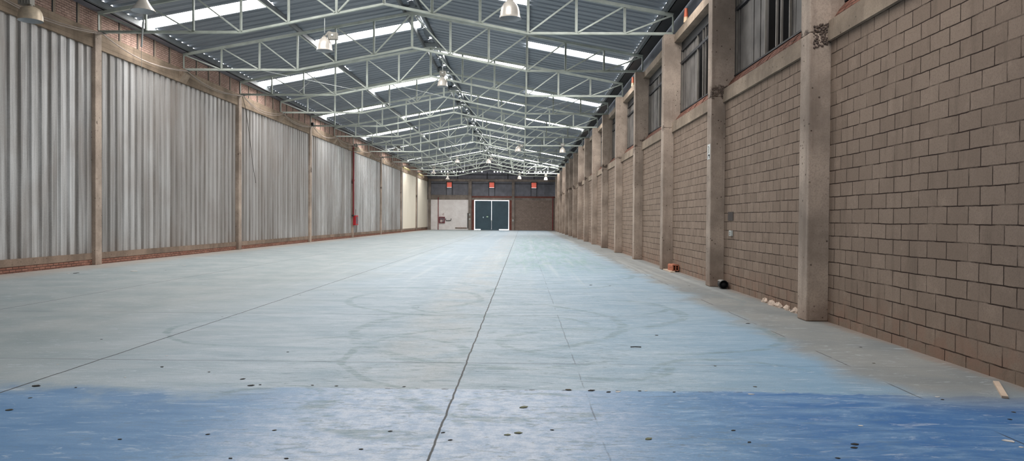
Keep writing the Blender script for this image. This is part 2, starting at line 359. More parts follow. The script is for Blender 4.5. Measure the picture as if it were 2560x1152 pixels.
    # dark chipped line on the edge of the near slab
    ej = m.mul(m.mul(m.ramp(m.math('ABSOLUTE', m.sub(m.add(Y, m.mul(wj, .5)), 6.76)), .03, .012), m.ramp(m.noise(5., 3., .6), .56, .62)), m.ramp(m.math('ABSOLUTE', X), 3., 1.)); j = m.math('MAXIMUM', j, m.mul(ej, .7))
    col = m.mix(j, col, lin((42, 40, 38)))
    h = m.add(m.mul(j, -1.), m.mul(fine, .06))
    return m.fin(col, m.add(.5, m.mul(med, .22)), bump=h, bstr=.25, bdist=.01, spec=.35)
M['floor'] = floor_mat()

# ---------------------------------------------------------------- floor, closing walls
f = MB(); nx, ny = 6, 40
for i in range(nx):
    for k in range(ny):
        x0 = -14.4 + 20. * i / nx; x1 = -14.4 + 20. * (i+1) / nx; y0 = YB + (YF + .6 - YB) * k / ny; y1 = YB + (YF + .6 - YB) * (k+1) / ny
        f.add([(x0,y0,0),(x1,y0,0),(x1,y1,0),(x0,y1,0)], [(0,1,2,3)])
f.box(-14.4, 5.6, YB, YF + .6, -.2, -.02)
tag(f.build('floor', M['floor']), 'worn blue and grey painted concrete floor with long joints and tyre marks', 'floor', kind='structure')
b = MB(); b.box(-14.4, 5.6, YB - .2, YB, 0, 8.2); b.add([(-14.4,YB,8.2),(5.6,YB,8.2),(5.6,YB,8.3),(XM,YB,10.2),(-14.4,YB,8.3)], [(0,1,2,3,4)])
tag(b.build('wall_back', M['back_wall']), 'grey end wall behind the camera', 'wall', kind='structure')

# ---------------------------------------------------------------- roof
SK = []       # (quarter, y0)
for k in range(9): SK.append(('A', 1.9 + 12 * k if k < 2 else [25.88, 37.65, 49.4, 62.1, 73.35, 85.9, 98.2][k-2]))
for k in range(8): SK.append(('B', [8.2, 20.2, 32.2, 44.1, 55.5, 67.3, 80.0, 92.1][k]))
for k in range(9): SK.append(('C', [1.7, 13.7, 25.75, 37.4, 49.4, 62.5, 74.1, 86.6, 97.1][k]))
for k in range(8): SK.append(('D', [8.2, 20.2, 32.2, 44.1, 55.9, 68.2, 80.9, 94.4][k]))
SK = [s for s in SK if not (s[0] == 'D' and abs(s[1] - 68.2) < .1) and (s[0], s[1]) not in (('A', 1.9), ('A', 13.9), ('B', 8.2))]
QX = {'A': (-13.5, -9.08), 'B': (-9.08, -4.62), 'C': (-4.38, .1), 'D': (.1, 4.5)}
SW = 1.0
RP = .5
def rib_prof(y0, y1, phase=0.):
    """trapezoid corrugation along Y between y0 and y1: list of (y, dz)"""
    pts = []; k = math.floor(y0 / RP) - 1
    while k * RP < y1 + RP:
        b0 = k * RP
        pts += [(b0, 0.), (b0 + .05, .07), (b0 + .17, .07), (b0 + .22, 0.), (b0 + .36, 0.), (b0 + .375, .012), (b0 + .39, 0.)]
        k += 1
    out = [(y, z) for y, z in pts if y0 <= y <= y1]
    def at(y):
        for (a, za), (c, zc) in zip(pts, pts[1:]):
            if a <= y <= c: return za + (zc - za) * ((y - a) / (c - a) if c > a else 0)
        return 0.
    return [(y0, at(y0))] + [p for p in out if y0 < p[0] < y1] + [(y1, at(y1))]
ceil = empty('ceiling', (0,0,0), 'dark grey corrugated pitched roof over the whole hall', 'roof', kind='structure')
QN = {'A': 'sheet side eaves', 'B': 'sheet side ridge', 'C': 'block side ridge', 'D': 'block side eaves'}
for q, (xa, xb) in QX.items():
    mb = MB(); gaps = sorted(y for qq, y in SK if qq == q); y = YB
    spans = []
    for g in gaps: spans.append((y, g)); y = g + SW
    spans.append((y, YF))
    for s0, s1 in spans:
        pr = rib_prof(s0, s1)
        a = [(xa, yy, roof_z(xa) + dz) for yy, dz in pr]; c = [(xb, yy, roof_z(xb) + dz) for yy, dz in pr]
        n = len(a); mb.add(a + c, [(i, i+1, n+i+1, n+i) for i in range(n-1)])
    mb.build('roof_sheeting', M['roof'], ceil)
order = {}
for q, y in sorted(SK, key=lambda t: t[1]): order.setdefault(q, []).append(y)
ORD = ['first','second','third','fourth','fifth','sixth','seventh','eighth','ninth']
QL = {'A': 'above the metal-sheet wall eaves', 'B': 'beside the ridge over the metal-sheet half', 'C': 'beside the ridge over the block-wall half', 'D': 'above the block-wall eaves'}
VIS = {'A': 25., 'B': 31., 'C': 25., 'D': 31.}
for q, y in SK:
    xa, xb = QX[q]; pr = rib_prof(y, y + SW); mb = MB()
    if q == 'A': xb = -9.25; 
    if q == 'C': xa = -4.36
    a = [(xa, yy, roof_z(xa) + dz + .004) for yy, dz in pr]; c = [(xb, yy, roof_z(xb) + dz + .004) for yy, dz in pr]
    n = len(a); mb.add(a + c, [(i, i+1, n+i+1, n+i) for i in range(n-1)])
    seen = [t for t in order[q] if t > VIS[q]]
    lab = ('bright translucent roof skylight strip %s, %s visible from the camera' % (QL[q], ORD[seen.index(y)])) if y in seen else 'bright translucent roof skylight strip overhead near the camera end'
    tag(mb.build('skylight', M['sky']), lab, 'skylight', 'translucent skylight strips in the roof', 'structure')
# rails closing short skylights
pu = MB()
def purlin(x, dz, w=.09, h=.19, name='purlin', ya=YB, yb=YF, mat='purlin'):
    m_ = MB(); z = roof_z(x) - .012 + dz; m_.box(x - w/2, x + w/2, ya, yb, z - h, z); return m_.build(name, M[mat], ceil)
for x in (NX[3], NX[9]): purlin(x, 0.)
purlin(-13.49, 0., .1, .2, 'eaves_purlin'); purlin(4.525, 0., .1, .2, 'eaves_purlin')
purlin(XM - .34, 0., .08, .2, 'ridge_purlin'); purlin(XM + .34, 0., .08, .2, 'ridge_purlin')
# ridge capping with short open slots
rc = MB(); y = YB
while y < YF:
    o = min(YF, y + 1.75); rc.add([(XM-.3,y,roof_z(XM-.3)+.09),(XM,y,roof_z(XM)+.15),(XM+.3,y,roof_z(XM+.3)+.09),(XM-.3,o,roof_z(XM-.3)+.09),(XM,o,roof_z(XM)+.15),(XM+.3,o,roof_z(XM+.3)+.09)], [(0,1,4,3),(1,2,5,4)])
    o2 = min(YF, y + 2.1); rc.add([(XM-.3,o,roof_z(XM-.3)+.1),(XM-.06,o,roof_z(XM)+.13),(XM-.06,o2,roof_z(XM)+.13),(XM-.3,o2,roof_z(XM-.3)+.1)], [(0,1,2,3)]); rc.add([(XM+.12,o,roof_z(XM)+.13),(XM+.3,o,roof_z(XM+.3)+.09),(XM+.3,o2,roof_z(XM+.3)+.09),(XM+.12,o2,roof_z(XM)+.13)], [(0,1,2,3)])
    y += 2.1
rc.build('ridge_capping', M['purlin'], ceil)
rp = MB()
for k in range(-2, 17): rp.box(XM - .3, XM + .3, col_y(k) - .1, col_y(k) + .75, roof_z(XM) - .16, roof_z(XM) - .13)
rp.build('ridge_plate', M['purlin'], ceil)
for nm, x0, x1, zz in (('gutter', -13.95, -13.54, 8.2), ('gutter', 4.58, 5.0, 8.2)):
    g = MB(); g.box(x0, x1, YB, YF, zz, zz + .02); g.box(x0, x0 + .02, YB, YF, zz, zz + .12); g.box(x1 - .02, x1, YB, YF, zz, zz + .12); g.build(nm, M['clad_dark'] if x0 < 0 else M['dark'], ceil)

# ---------------------------------------------------------------- left wall
wl = empty('wall_left', (WL, 0, 0), 'long wall of tall galvanised corrugated sheets between concrete columns', 'wall', kind='structure')
def wpart(mb, name, mats): 
    o = mb.build(name, mats, wl); o.location = (-WL, 0, 0); return o
m_ = MB(); m_.box(-14.3, -13.845, YB, YF, 0, .18); wpart(m_, 'brick_curb', M['brick_dark'])
m_ = MB(); m_.box(-14.3, -13.83, YB, YF, .18, .385); wpart(m_, 'curb_beam', M['curb'])
m_ = MB(); m_.box(-14.3, -13.79, YB, YF, 6.98, 7.53); wpart(m_, 'ring_beam', M['beam_left'])
m_ = MB(); m_.box(-14.1, -13.9, YB, YF, 7.53, 8.3)
y = YB + .5
while y < YF:
    m_.box(-13.91, -13.885, y, y + .11, 7.53, 8.3, 1); m_.box(-13.91, -13.889, y - .05, y, 7.56, 8.24, 2); y += 1.2  # concrete strip, then a dark strip painting the shadow gap beside it
wpart(m_, 'brick_infill', [M['brick'], M['beam'], M['unlit_dark']])
for k in range(1, 16, 2):
    m_ = MB(); yy = col_y(k); m_.extrude([(-13.79, yy - .12, 7.5), (-13.6, yy - .12, 7.5), (-13.6, yy - .12, 7.3), (-13.79, yy - .12, 7.0)], (0,0,0), (0,.6,0), 0, 0, True, True)
    wpart(m_, 'truss_corbel', M['beam'])
# cladding by bay
LP = .44
def clad(y0, y1, x_out=-13.85, depth=.06, z0=.385, z1=7.0):
    a = []; k = math.floor(y0 / LP)
    while k * LP < y1:
        b0 = k * LP
        for yy, x in ((b0, x_out), (b0 + .25, x_out), (b0 + .275, x_out - depth), (b0 + .415, x_out - depth)):
            if y0 <= yy <= y1: a.append((x, yy))
        k += 1
    a = [(a[0][0], y0)] + a + [(a[-1][0], y1)]; mb = MB(); n = len(a)
    mb.add([(x, yy, z0) for x, yy in a] + [(x, yy, z1) for x, yy in a], [(i, i+1, n+i+1, n+i) for i in range(n-1)]); return mb
for k in range(-2, 16, 2):
    y0, y1 = max(YB, col_y(k) + .36), min(YF, col_y(k + 2))
    if k < 0: y0 = YB
    if k < 12:
        wpart(clad(y0, y1), 'corrugated_cladding', M['galv'])
    else:
        wpart(clad(y0, y0 + 1.3), 'corrugated_cladding', M['galv'])
        m_ = MB(); m_.box(-13.95, -13.86, y0 + 1.3, y1, .385, 7.0); wpart(m_, 'cream_panel', M['cream'])
        m_ = MB(); m_.extrude([(-13.79, 0, 7.32), (-13.66, 0, 7.46), (-13.72, 0, 7.56), (-13.79, 0, 7.5)], (0, y0 + .8, 0), (0, y0 + 6.5, 0), 0, 0, True, True); wpart(m_, 'lit_brick_strip', M['lit_brick'])  # added strip, its pale colour paints the brightly lit brick here
m_ = MB(); m_.box(-14.3, -14.0, YB, YF, .385, 6.98); wpart(m_, 'unlit_backing', M['unlit_dark'])

# columns, left
for i, k in enumerate(range(0, 16, 2)):
    y0 = col_y(k) - .02; mb = MB(); mb.box(-14.2, XL, y0, y0 + .36, 0, 7.47)
    lab = 'slim concrete column on the metal-sheet wall, %s from the camera' % ORD[max(0, i - 1)] if k else 'slim concrete column on the metal-sheet wall beside the camera'
    if k == 8: lab = 'slim concrete column carrying the red hose cabinet and red riser pipe'
    if k: tag(mb.build('concrete_column', M['concrete'], bevel=.012), lab, 'column', 'columns of the metal-sheet wall', 'structure')

# ---------------------------------------------------------------- right wall
wr = empty('wall_right', (WR, 0, 0), 'long grey-brown concrete block wall with a ring beam and high windows', 'wall', kind='structure')
def rpart(mb, name, mats, bevel=0):
    o = mb.build(name, mats, wr, bevel=bevel); o.location = (-WR, 0, 0); return o
m_ = MB(); m_.box(WR, 5.2, YB, YF, 0, 4.36); rpart(m_, 'block_masonry', M['block'])
m_ = MB(); m_.box(WR - .06, 5.2, YB, YF, 4.36, 4.56); m_.box(WR - .045, 5.2, YB, YF, 4.565, 4.68); rpart(m_, 'ring_beam', M['beam'])
m_ = MB(); rr = random.Random(3); y = YB
while y < YF:      # rough brick course sloping up to the window
    l = .18 + rr.random() * .12; a = rr.uniform(-.007, .007); t = rr.uniform(-.012, .012)
    m_.add([(WR + .01 + a, y, 4.68), (WR + .01 + a, y + l, 4.68), (WR + .12 + a, y + l, 4.86 + t), (WR + .12 + a, y, 4.86 + t), (4.99, y + l, 4.97), (4.99, y, 4.97), (5.2, y + l, 4.97), (5.2, y, 4.97)],
           [(0,1,2,3),(3,2,4,5),(5,4,6,7)]); m_.add([(WR + .01 + a, y, 4.68), (WR + .12 + a, y, 4.86 + t), (4.99, y, 4.97), (5.2, y, 4.97), (5.2, y, 4.68)], [(0,1,2,3,4)]); y += l
rpart(m_, 'brick_sill', M['brick_sill'])
m_ = MB(); m_.box(WR - .01, 5.2, YB, YF, 7.2, 7.36); m_.box(WR + .005, 5.2, YB, YF, 7.365, 7.47); rpart(m_, 'window_lintel', M['beam'])
m_ = MB(); m_.box(5.06, 5.2, YB, YF, 7.47, 8.4); rpart(m_, 'upper_cladding', M['navy'])
m_ = MB(); m_.box(5.5, 5.6, YB, YF, 4.2, 7.6); rpart(m_, 'unlit_backing', M['unlit_dark'])  # dark backing panel, darkness beyond the windows put into its colour
for i, k in enumerate(range(0, 16)):
    y0 = col_y(k); mb = MB(); mb.box(XR, 4.9, y0, y0 + .39, 0, 4.5); mb.box(XR, 5.19, y0 + .005, y0 + .385, 4.5, 7.47)
    n_ = ['first','second','third','fourth','fifth','sixth','seventh','eighth','ninth','tenth','eleventh','twelfth','thirteenth','fourteenth','fifteenth','sixteenth'][i]
    lab = 'weathered concrete column on the block wall, %s from the camera' % n_
    if k == 0: lab = 'nearest concrete column on the block wall, with a broken stony patch'
    if k == 1: lab = 'concrete column on the block wall carrying the white sign'
    if k == 2: lab = 'concrete column on the block wall beside the orange clay brick'
    tag(mb.build('concrete_column', M['concrete'], bevel=.02), lab, 'column', 'columns of the block wall', 'structure')
# broken concrete on the nearest column
st = MB(); rr = random.Random(11)
for i in range(170):
    x = rr.uniform(4.5, 4.77); z = rr.uniform(4.28, 4.62) + (x - 4.6) * .25; r = rr.uniform(.008, .02)
    st.lathe([(0, -r), (r*.9, -r*.4), (r, r*.3), (r*.5, r*.9), (0, r)], 6, (x, Y1 - .002, z), smooth=False)
o = st.build('broken_aggregate', plain('stone_aggregate', (104, 90, 82), .95, 0., .4, 20.), wr); o.location = (-WR, 0, 0); tag(o, kind='stuff')

# high windows
def window(k, n):
    y0, y1 = col_y(k) + .39, col_y(k + 1); e = empty('window_%d' % n, (5.0, y0, 4.97), kind='structure')
    tag(e, 'high window with grey slatted panes, %s bay along the block wall' % ORDX[n - 1], 'window', 'high windows of the block wall')
    L = y1 - y0; zb, zt = 4.975, 6.95
    def p(mb, name, mat, par=e):
        o = mb.build(name, M[mat], par); o.location = (-5.0, -y0, -4.97) if par is e else (0,0,0); return o
    fr = MB()
    for a in (y0 + .01, y1 - .06): fr.box(4.98, 5.05, a, a + .05, zb, zt)
    fr.box(4.97, 5.05, y0, y1, zb, zb + .035); fr.box(4.98, 5.05, y0, y1, zt - .05, zt); fr.box(4.975, 5.05, y0, y1, 6.5, 6.58)
    fr.box(5.0, 5.06, y0, y1, zt, 7.21)  # dark header painting in the shade of the deep lintel soffit
    p(fr, 'window_frame', 'dark')
    far, near = (y1 - 2.15, y1 - .07), (y0 + .9, y0 + 2.05)
    rr = random.Random(k + 40)
    for a, c in (far, near):
        sl = MB(); yy = a
        while yy < c - .02:
            w = min(rr.choice((.09, .14, .3, .42, .16)), c - yy); d = rr.uniform(0, .025)
            for z0, z1 in ((zb + .04, 6.49), (6.59, zt - .06)): sl.box(5.02 + d, 5.05 + d, yy, yy + w - .016, z0, z1)
            yy += w
        p(sl, 'slatted_pane', 'slat')
        for yy in (a, c):
            mu = MB(); mu.box(4.985, 5.03, yy - .018, yy + .018, zb, zt); p(mu, 'mullion', 'alu')
    for yy in (y0 + L * .5, y0 + L * .5 - .28):
        mu = MB(); mu.box(4.99, 5.03, yy - .02, yy + .02, zb, zt); p(mu, 'mullion', 'alu')
    return e
ORDX = ['nearest','second','third','fourth','fifth','sixth','seventh','eighth','ninth','tenth','eleventh','twelfth','thirteenth','fourteenth','fifteenth','sixteenth']
for i, k in enumerate(range(-1, 15)): window(k, i + 1)

# ---------------------------------------------------------------- far wall
wf = empty('wall_far', (XM, YF, 0), 'far end wall with white left bay, dark cladding above and gate in the middle', 'wall', kind='structure')
def fpart(mb, name, mats, bevel=0):
    o = mb.build(name, mats, wf, bevel=bevel); o.location = (-XM, -YF, 0); return o
C1, C2 = (-7.885, -7.435), (-1.6, -1.22); GX0, GX1, GZ = -7.05, -2.0, 4.34
m_ = MB(); m_.box(-14.3, C1[0], YF, YF + .2, 0, 4.37); fpart(m_, 'white_painted_bay', M['far_white'])
m_ = MB(); m_.box(C1[1], GX0, YF, YF + .2, 0, 4.34); m_.box(GX1, C2[0], YF, YF + .2, 0, 4.34); m_.box(C1[1], C2[0], YF - .02, YF + .2, 4.68, 4.93); m_.box(C2[1], 5.0, YF - .02, YF + .2, 4.68, 4.93); fpart(m_, 'red_brick', M['brick_far'])
m_ = MB(); m_.box(C2[1], 5.0, YF, YF + .2, 0, 4.36); fpart(m_, 'block_masonry', M['block_far'])
m_ = MB(); m_.box(-14., C1[0], YF - .04, YF + .2, 4.37, 5.05); fpart(m_, 'sill_beam', M['far_beam'])
m_ = MB(); m_.box(C1[1], C2[0], YF - .03, YF + .2, 4.34, 4.68); m_.box(C2[1], 5.0, YF - .03, YF + .2, 4.36, 4.68); fpart(m_, 'gate_lintel', M['far_beam'])
for x0, x1, zt in (C1 + (7.03,), C2 + (7.03,), (-13.73, -13.35, 7.4)):
    m_ = MB(); m_.box(x0, x1, YF - .25, YF + .2, 0, zt); fpart(m_, 'end_wall_column', M['far_beam'])
m_ = MB(); m_.box(-14.3, 5.3, YF - .2, YF + .2, 7.03, 7.37); fpart(m_, 'ring_beam', M['far_beam'])
LV = [(-11.08, -10.3), (-4.92, -4.14), (1.19, 1.97)]; LZ0, LZ1 = 6.1, 6.95
def vclad(mb, x0, x1, z0, z1, y=YF + .05):
    a = []; k = math.floor(x0 / .2); 
    while k * .2 < x1:
        for xx, d in ((k*.2, 0.), (k*.2 + .08, 0.), (k*.2 + .1, .04), (k*.2 + .18, .04)):
            if x0 < xx < x1: a.append((xx, d))
        k += 1
    a = [(x0, 0.)] + a + [(x1, 0.)]; n = len(a)
    mb.add([(x, y + d, z0) for x, d in a] + [(x, y + d, z1) for x, d in a], [(i, i+1, n+i+1, n+i) for i in range(n-1)])
m_ = MB(); zlo = 4.93
for (b0, b1), (l0, l1) in zip(((-14.3, C1[0]), (C1[1], C2[0]), (C2[1], 5.3)), LV):
    vclad(m_, b0, l0, zlo, 7.03); vclad(m_, l1, b1, zlo, 7.03); vclad(m_, l0, l1, LZ1, 7.03); m_.box(l0, l1, YF + .03, YF + .06, zlo, LZ0)
    m_.box(b0, b1, YF - .02, YF + .02, 6.72, 6.8) if False else None
fpart(m_, 'wall_cladding', M['clad_dark'])
for x0, x1 in ((-13.35, C1[0]), (C1[1], C2[0]), (C2[1], 4.45)):
    for l0, l1 in LV:
        if x0 < l0 < x1:
            for a, c in ((x0, l0 - .1), (l1 + .1, x1)):
                m_ = MB(); m_.box(a, c, YF - .03, YF + .04, 6.68, 6.76); fpart(m_, 'cladding_rail', M['dark'])
# gable with the row of small holes at eaves height
m_ = MB(); vclad(m_, -14.3, 5.3, 7.37, 8.37)
x = -12.3; holes = [];
while x < 4.2: holes.append(x); x += .452
rr = random.Random(21); holes = [h for h in holes if rr.random() > .27]
prev = -14.
for h in holes: m_.box(prev, h - .075, YF + .04, YF + .07, 8.37, 8.53); prev = h + .075
m_.box(prev, 5., YF + .04, YF + .07, 8.37, 8.53)
m_.add([(-14., YF + .05, 8.53), (5., YF + .05, 8.53), (5., YF + .05, 8.42), (4.56, YF+.05, 8.53), (XM, YF + .05, 10.3), (-13.6, YF + .05, 8.53)], [(3,4,5)])
m_.box(-14., -13.5, YF + .04, YF + .07, 8.5, 8.75); m_.box(4.5, 5.2, YF + .04, YF + .07, 8.5, 8.75)
fpart(m_, 'gable_cladding', M['clad_dark'])
for x in (-9.5, -5.2, -2.2, 1.6):
    m_ = MB(); m_.box(x - .05, x + .05, YF - .05, YF + .04, 7.37, 8.37); fpart(m_, 'gable_post', M['dark'])
m_ = MB(); m_.box(-13.7, 4.8, YF - .03, YF + .03, 7.95, 8.03); fpart(m_, 'gable_rail', M['dark'])
for i, (l0, l1) in enumerate(LV):
    e = empty('louvre_vent', (l0, YF, LZ0), ['square vent of red slats above the white painted bay', 'square vent of red slats above the dark gate', 'square vent of red slats above the far block wall'][i], 'vent', 'red slatted vents on the far wall')
    m_ = MB(); w, h = l1 - l0, LZ1 - LZ0
    m_.box(-.06, .03, -.08, .06, -.06, h + .06); m_.box(w - .03, w + .06, -.08, .06, -.06, h + .06); m_.box(.03, w - .03, -.08, .06, -.06, .03); m_.box(.03, w - .03, -.08, .06, h - .03, h + .06)
    m_.build('vent_frame', M['dark'], e)
    for s in range(6):
        m_ = MB(); z = .05 + s * (h - .08) / 6; m_.bar((.03, -.02, z + .06), (w - .03, -.02, z + .06), .17, .012, (0, .75, -.6)); m_.build('slat', M['louvre'], e)
    for xx in (-.05, w - .01):
        m_ = MB(); m_.box(xx, xx + .06, -.03, .02, zlo - LZ0, -.06); m_.build('support_post', M['dark'], e)

# gate
g = empty('door_1', ((GX0 + GX1) / 2, YF + .1, 0), 'tall double-leaf dark teal metal gate with daylight around its edges', 'gate', kind='structure')
gm = (GX0 + GX1) / 2 - .02
def gp(mb, name, mat, par=None):
    o = mb.build(name, mat, par or g); return o
for s, (x0, x1) in enumerate(((GX0 + .1, gm - .02), (gm + .02, GX1 - .07))):
    x0 -= g.location.x; x1 -= g.location.x
    m_ = MB(); m_.box(x0, x1, .0, .05, .13, GZ - .09); leaf = gp(m_, 'gate_leaf', M['gate'])
    m_ = MB()
    for z in (.16, 1.45, 2.85, GZ - .2): m_.box(x0 + .02, x1 - .02, -.02, .0, z - .04, z + .04)
    for xx in (x0, x1 - .08): m_.box(xx, xx + .08, -.025, .0, .13, GZ - .12)
    o = m_.build('leaf_frame', M['gate'], leaf)
    if s == 0:
        m_ = MB(); m_.box(x1 - .05, x1 + .12, -.08, -.03, 1.3, 1.45); m_.build('lock', M['rod'], leaf)
        m_ = MB(); m_.tube([(x1 + .02, -.05, .1), (x1 + .02, -.05, 1.3)], .018); m_.build('drop_bolt', M['rod'], leaf)
m_ = MB(); m_.box(-1.6, 1.1, -.03, .05, 0, .12); gp(m_, 'threshold_bar', M['gate'])
for nm, x, z, w, h, mat, lab in (('notice_plate', -5.73, 1.73, .14, .22, 'blue_sign', 'small pale blue notice on the left gate leaf'), ('notice_plate', -5.14, 1.83, .26, .2, 'green_sign', 'small pale green notice beside the gate seam')):
    e = empty(nm, (x, YF + .02, z), lab, 'sign'); m_ = MB(); m_.box(-w/2, w/2, .0, .045, 0, h); m_.build('plate', M[mat], e)
    m_ = MB(); m_.box(-w*.3, w*.3, -.004, .0, h*.3, h*.7); m_.build('mark', M['white'], e)

# end-wall hose cabinet, riser, hose hook, number, switches
e = empty('hose_cabinet', (-12.16, YF - .22, .98), 'dark red hose cabinet on the white wall of the far bay', 'hose cabinet')
m_ = MB(); m_.box(0, .85, 0, .21, 0, .9); m_.build('body', M['red_dark'], e)
m_ = MB(); m_.box(.1, .78, -.012, 0, .1, .8); m_.build('window_pane', M['glass_small'], e)
m_ = MB(); m_.lathe([(0, 0), (.17, 0), (.2, .02), (.17, .05), (0, .05)], 20, (0,0,0)); o = m_.build('coiled_hose', M['hose'], e); o.rotation_euler = (PI/2, 0, 0); o.location = (.34, -.012, .28)
m_ = MB(); m_.tube([(.6, -.03, .2), (.68, -.03, .5)], .03); m_.build('nozzle', M['hose'], e)
m_ = MB(); m_.tube([(-12.27, YF - .1, 0.), (-12.27, YF - .1, 4.7)], .05)
tag(m_.build('riser_pipe', M['red_pipe']), 'thin dark red riser pipe on the white wall beside the far hose cabinet', 'pipe')
m_ = MB(); pts = [(-11.2, YF - .05, 1.62), (-11.2, YF - .14, 1.5), (-11.17, YF - .14, 1.38), (-11.0, YF - .14, 1.34), (-10.6, YF - .14, 1.34), (-10.43, YF - .14, 1.38), (-10.4, YF - .14, 1.5), (-10.4, YF - .05, 1.62)]
m_.tube(pts, .045); tag(m_.build('bent_rail', M['pipe_black']), 'dark U-shaped rail on the white wall to the right of the far hose cabinet', 'rail')
def digits(txt, h, w):
    seg = {'1': ['r'], '2': ['t','ur','m','ll','b']}
    mb = MB(); x = 0; t = h * .13
    for ch in txt:
        for s in seg[ch]:
            r_ = {'r': (w*.4, w*.4 + t, 0, h), 't': (0, w, h - t, h), 'm': (0, w, h/2 - t/2, h/2 + t/2), 'b': (0, w, 0, t), 'ur': (w - t, w, h/2, h), 'll': (0, t, 0, h/2)}[s]
            mb.box(x + r_[0], x + r_[1], -.004, 0, r_[2], r_[3])
        x += w * 1.35
    return mb
o = digits('12', .3, .14).build('wall_number', M['number']); o.location = (-11.78, YF - .002, 2.1); tag(o, 'faded red number 12 painted above the far hose cabinet', 'number')
for x, z, lab in ((-7.68, 2.1, 'upper white switch box on the column left of the gate'), (-7.68, 1.45, 'lower white switch box on the column left of the gate'), (-1.42, 1.3, 'white switch box on the column right of the gate')):
    e = empty('switch_box', (x, YF - .25, z), lab, 'switch'); m_ = MB(); m_.box(-.1, .1, -.06, 0, 0, .24); m_.build('box', M['socket'], e, bevel=.01); m_ = MB(); m_.box(-.03, .03, -.08, -.06, .07, .16); m_.build('toggle', M['dark'], e)
m_ = MB(); m_.tube([(4.34, YF - .12, 0), (4.34, YF - .12, 4.9)], .06); tag(m_.build('riser_pipe', M['red_pipe']), 'red riser pipe in the far corner beside the block wall', 'pipe')
m_ = MB(); m_.box(-8.02, -7.9, YF - .12, YF - .02, .2, 2.45); tag(m_.build('steel_post', M['dark']), 'dark steel upright beside the column on the white bay', 'post')
m_ = MB(); m_.box(-9.8, -8.1, YF - .1, YF - .02, .22, .34); tag(m_.build('timber_rail', M['post']), 'low brown rail along the foot of the white bay', 'rail')

# ---------------------------------------------------------------- trusses
def node_b(i):
    z = 7.53 if i <= 3 or i >= 9 else 7.53 + .307 * (3 - abs(6 - i)); return Vector((NX[i], 0, z))
def node_t(i): return Vector((NX[i], 0, 8.12 + .284 * (6 - abs(6 - i))))
def make_truss():
    e = empty('roof_truss', (0, col_y(1) + .2, 0))
    Z0 = Vector((0, 0, 0))
    for a, b_ in ((0, 6), (12, 6)):
        m_ = MB(); m_.bar(node_t(a), node_t(b_), .1, .1, (0, 1, 0)); m_.build('top_chord', M['steel'], e)
    m_ = MB(); 
    for a, b_ in ((0, 3), (3, 6), (6, 9), (9, 12)): m_.angle(node_b(a), node_b(b_), .1, .014, (0, -1, 0))
    m_.build('bottom_chord', M['steel'], e)
    for i in range(13):
        m_ = MB(); m_.angle(node_b(i) + Vector((0, .0, .04)), node_t(i) - Vector((0, 0, .04)), .085 if i not in (0, 12) else .06, .012, (0, -1, 0), 1 if i < 6 else -1); m_.build('web_post', M['steel'], e)
    for i in range(12):
        if i < 5: a, c = node_t(i), node_b(i + 1)
        elif i == 5: a, c = node_t(6), node_b(5)
        elif i == 6: a, c = node_t(6), node_b(7)
        else: a, c = node_t(i + 1), node_b(i)
        d = (c - a).normalized(); m_ = MB(); m_.angle(a + d * .06, c - d * .06, .05, .01, (0, 1, 0)); m_.build('web_diagonal', M['steel'], e)
    for x in (NX[0] + .1, NX[12] - .12):
        m_ = MB(); m_.box(x - .14, x + .14, -.1, .1, 7.472, 7.484); m_.build('bearing_plate', M['purlin'], e)
    return e
tr0 = make_truss(); kids_scan(tr0)
for k in range(1, 16):
    o = tr0 if k == 1 else copy_tree(tr0)
    o.location = (0, col_y(k) + .2, 0)
    lab = 'grey-green steel roof truss, %s in view from the camera' % (['', 'first'] + ORDX[1:])[k - 1] if k > 1 else 'grey-green steel roof truss nearest overhead, carrying the three lamps at the picture top'
    if k == 15: lab = 'grey-green steel roof truss closest to the far wall'
    tag(o, lab, 'truss', 'steel roof trusses')
# purlin cleats are part of the ceiling; thin brace rods between trusses
for i, (a, c, lab) in enumerate((((-10.9, 29.87, 7.57), (-7.9, 35.75, 7.72), 'thin brace rod running rightwards near the sheet wall, second to third truss'), ((-7.9, 29.87, 7.78), (-10.9, 35.75, 7.63), 'thin brace rod crossing leftwards near the sheet wall, second to third truss'),
        ((-6.6, 35.87, 8.1), (-3.8, 41.75, 8.3), 'thin brace rod under the ridge running to the right, third to fourth truss'), ((-3.8, 35.87, 8.38), (-6.6, 41.75, 8.14), 'thin brace rod under the ridge crossing leftwards, third to fourth truss'),
        ((.6, 35.87, 7.58), (3.3, 41.75, 7.58), 'thin brace rod running to the right towards the block wall, third to fourth truss'), ((3.3, 35.87, 7.65), (.6, 41.75, 7.65), 'thin brace rod crossing leftwards near the block wall, third to fourth truss'))):
    m_ = MB(); m_.tube([a, c], .014, 6); tag(m_.build('brace_rod', M['rod']), lab, 'rod', 'brace rods below the roof')

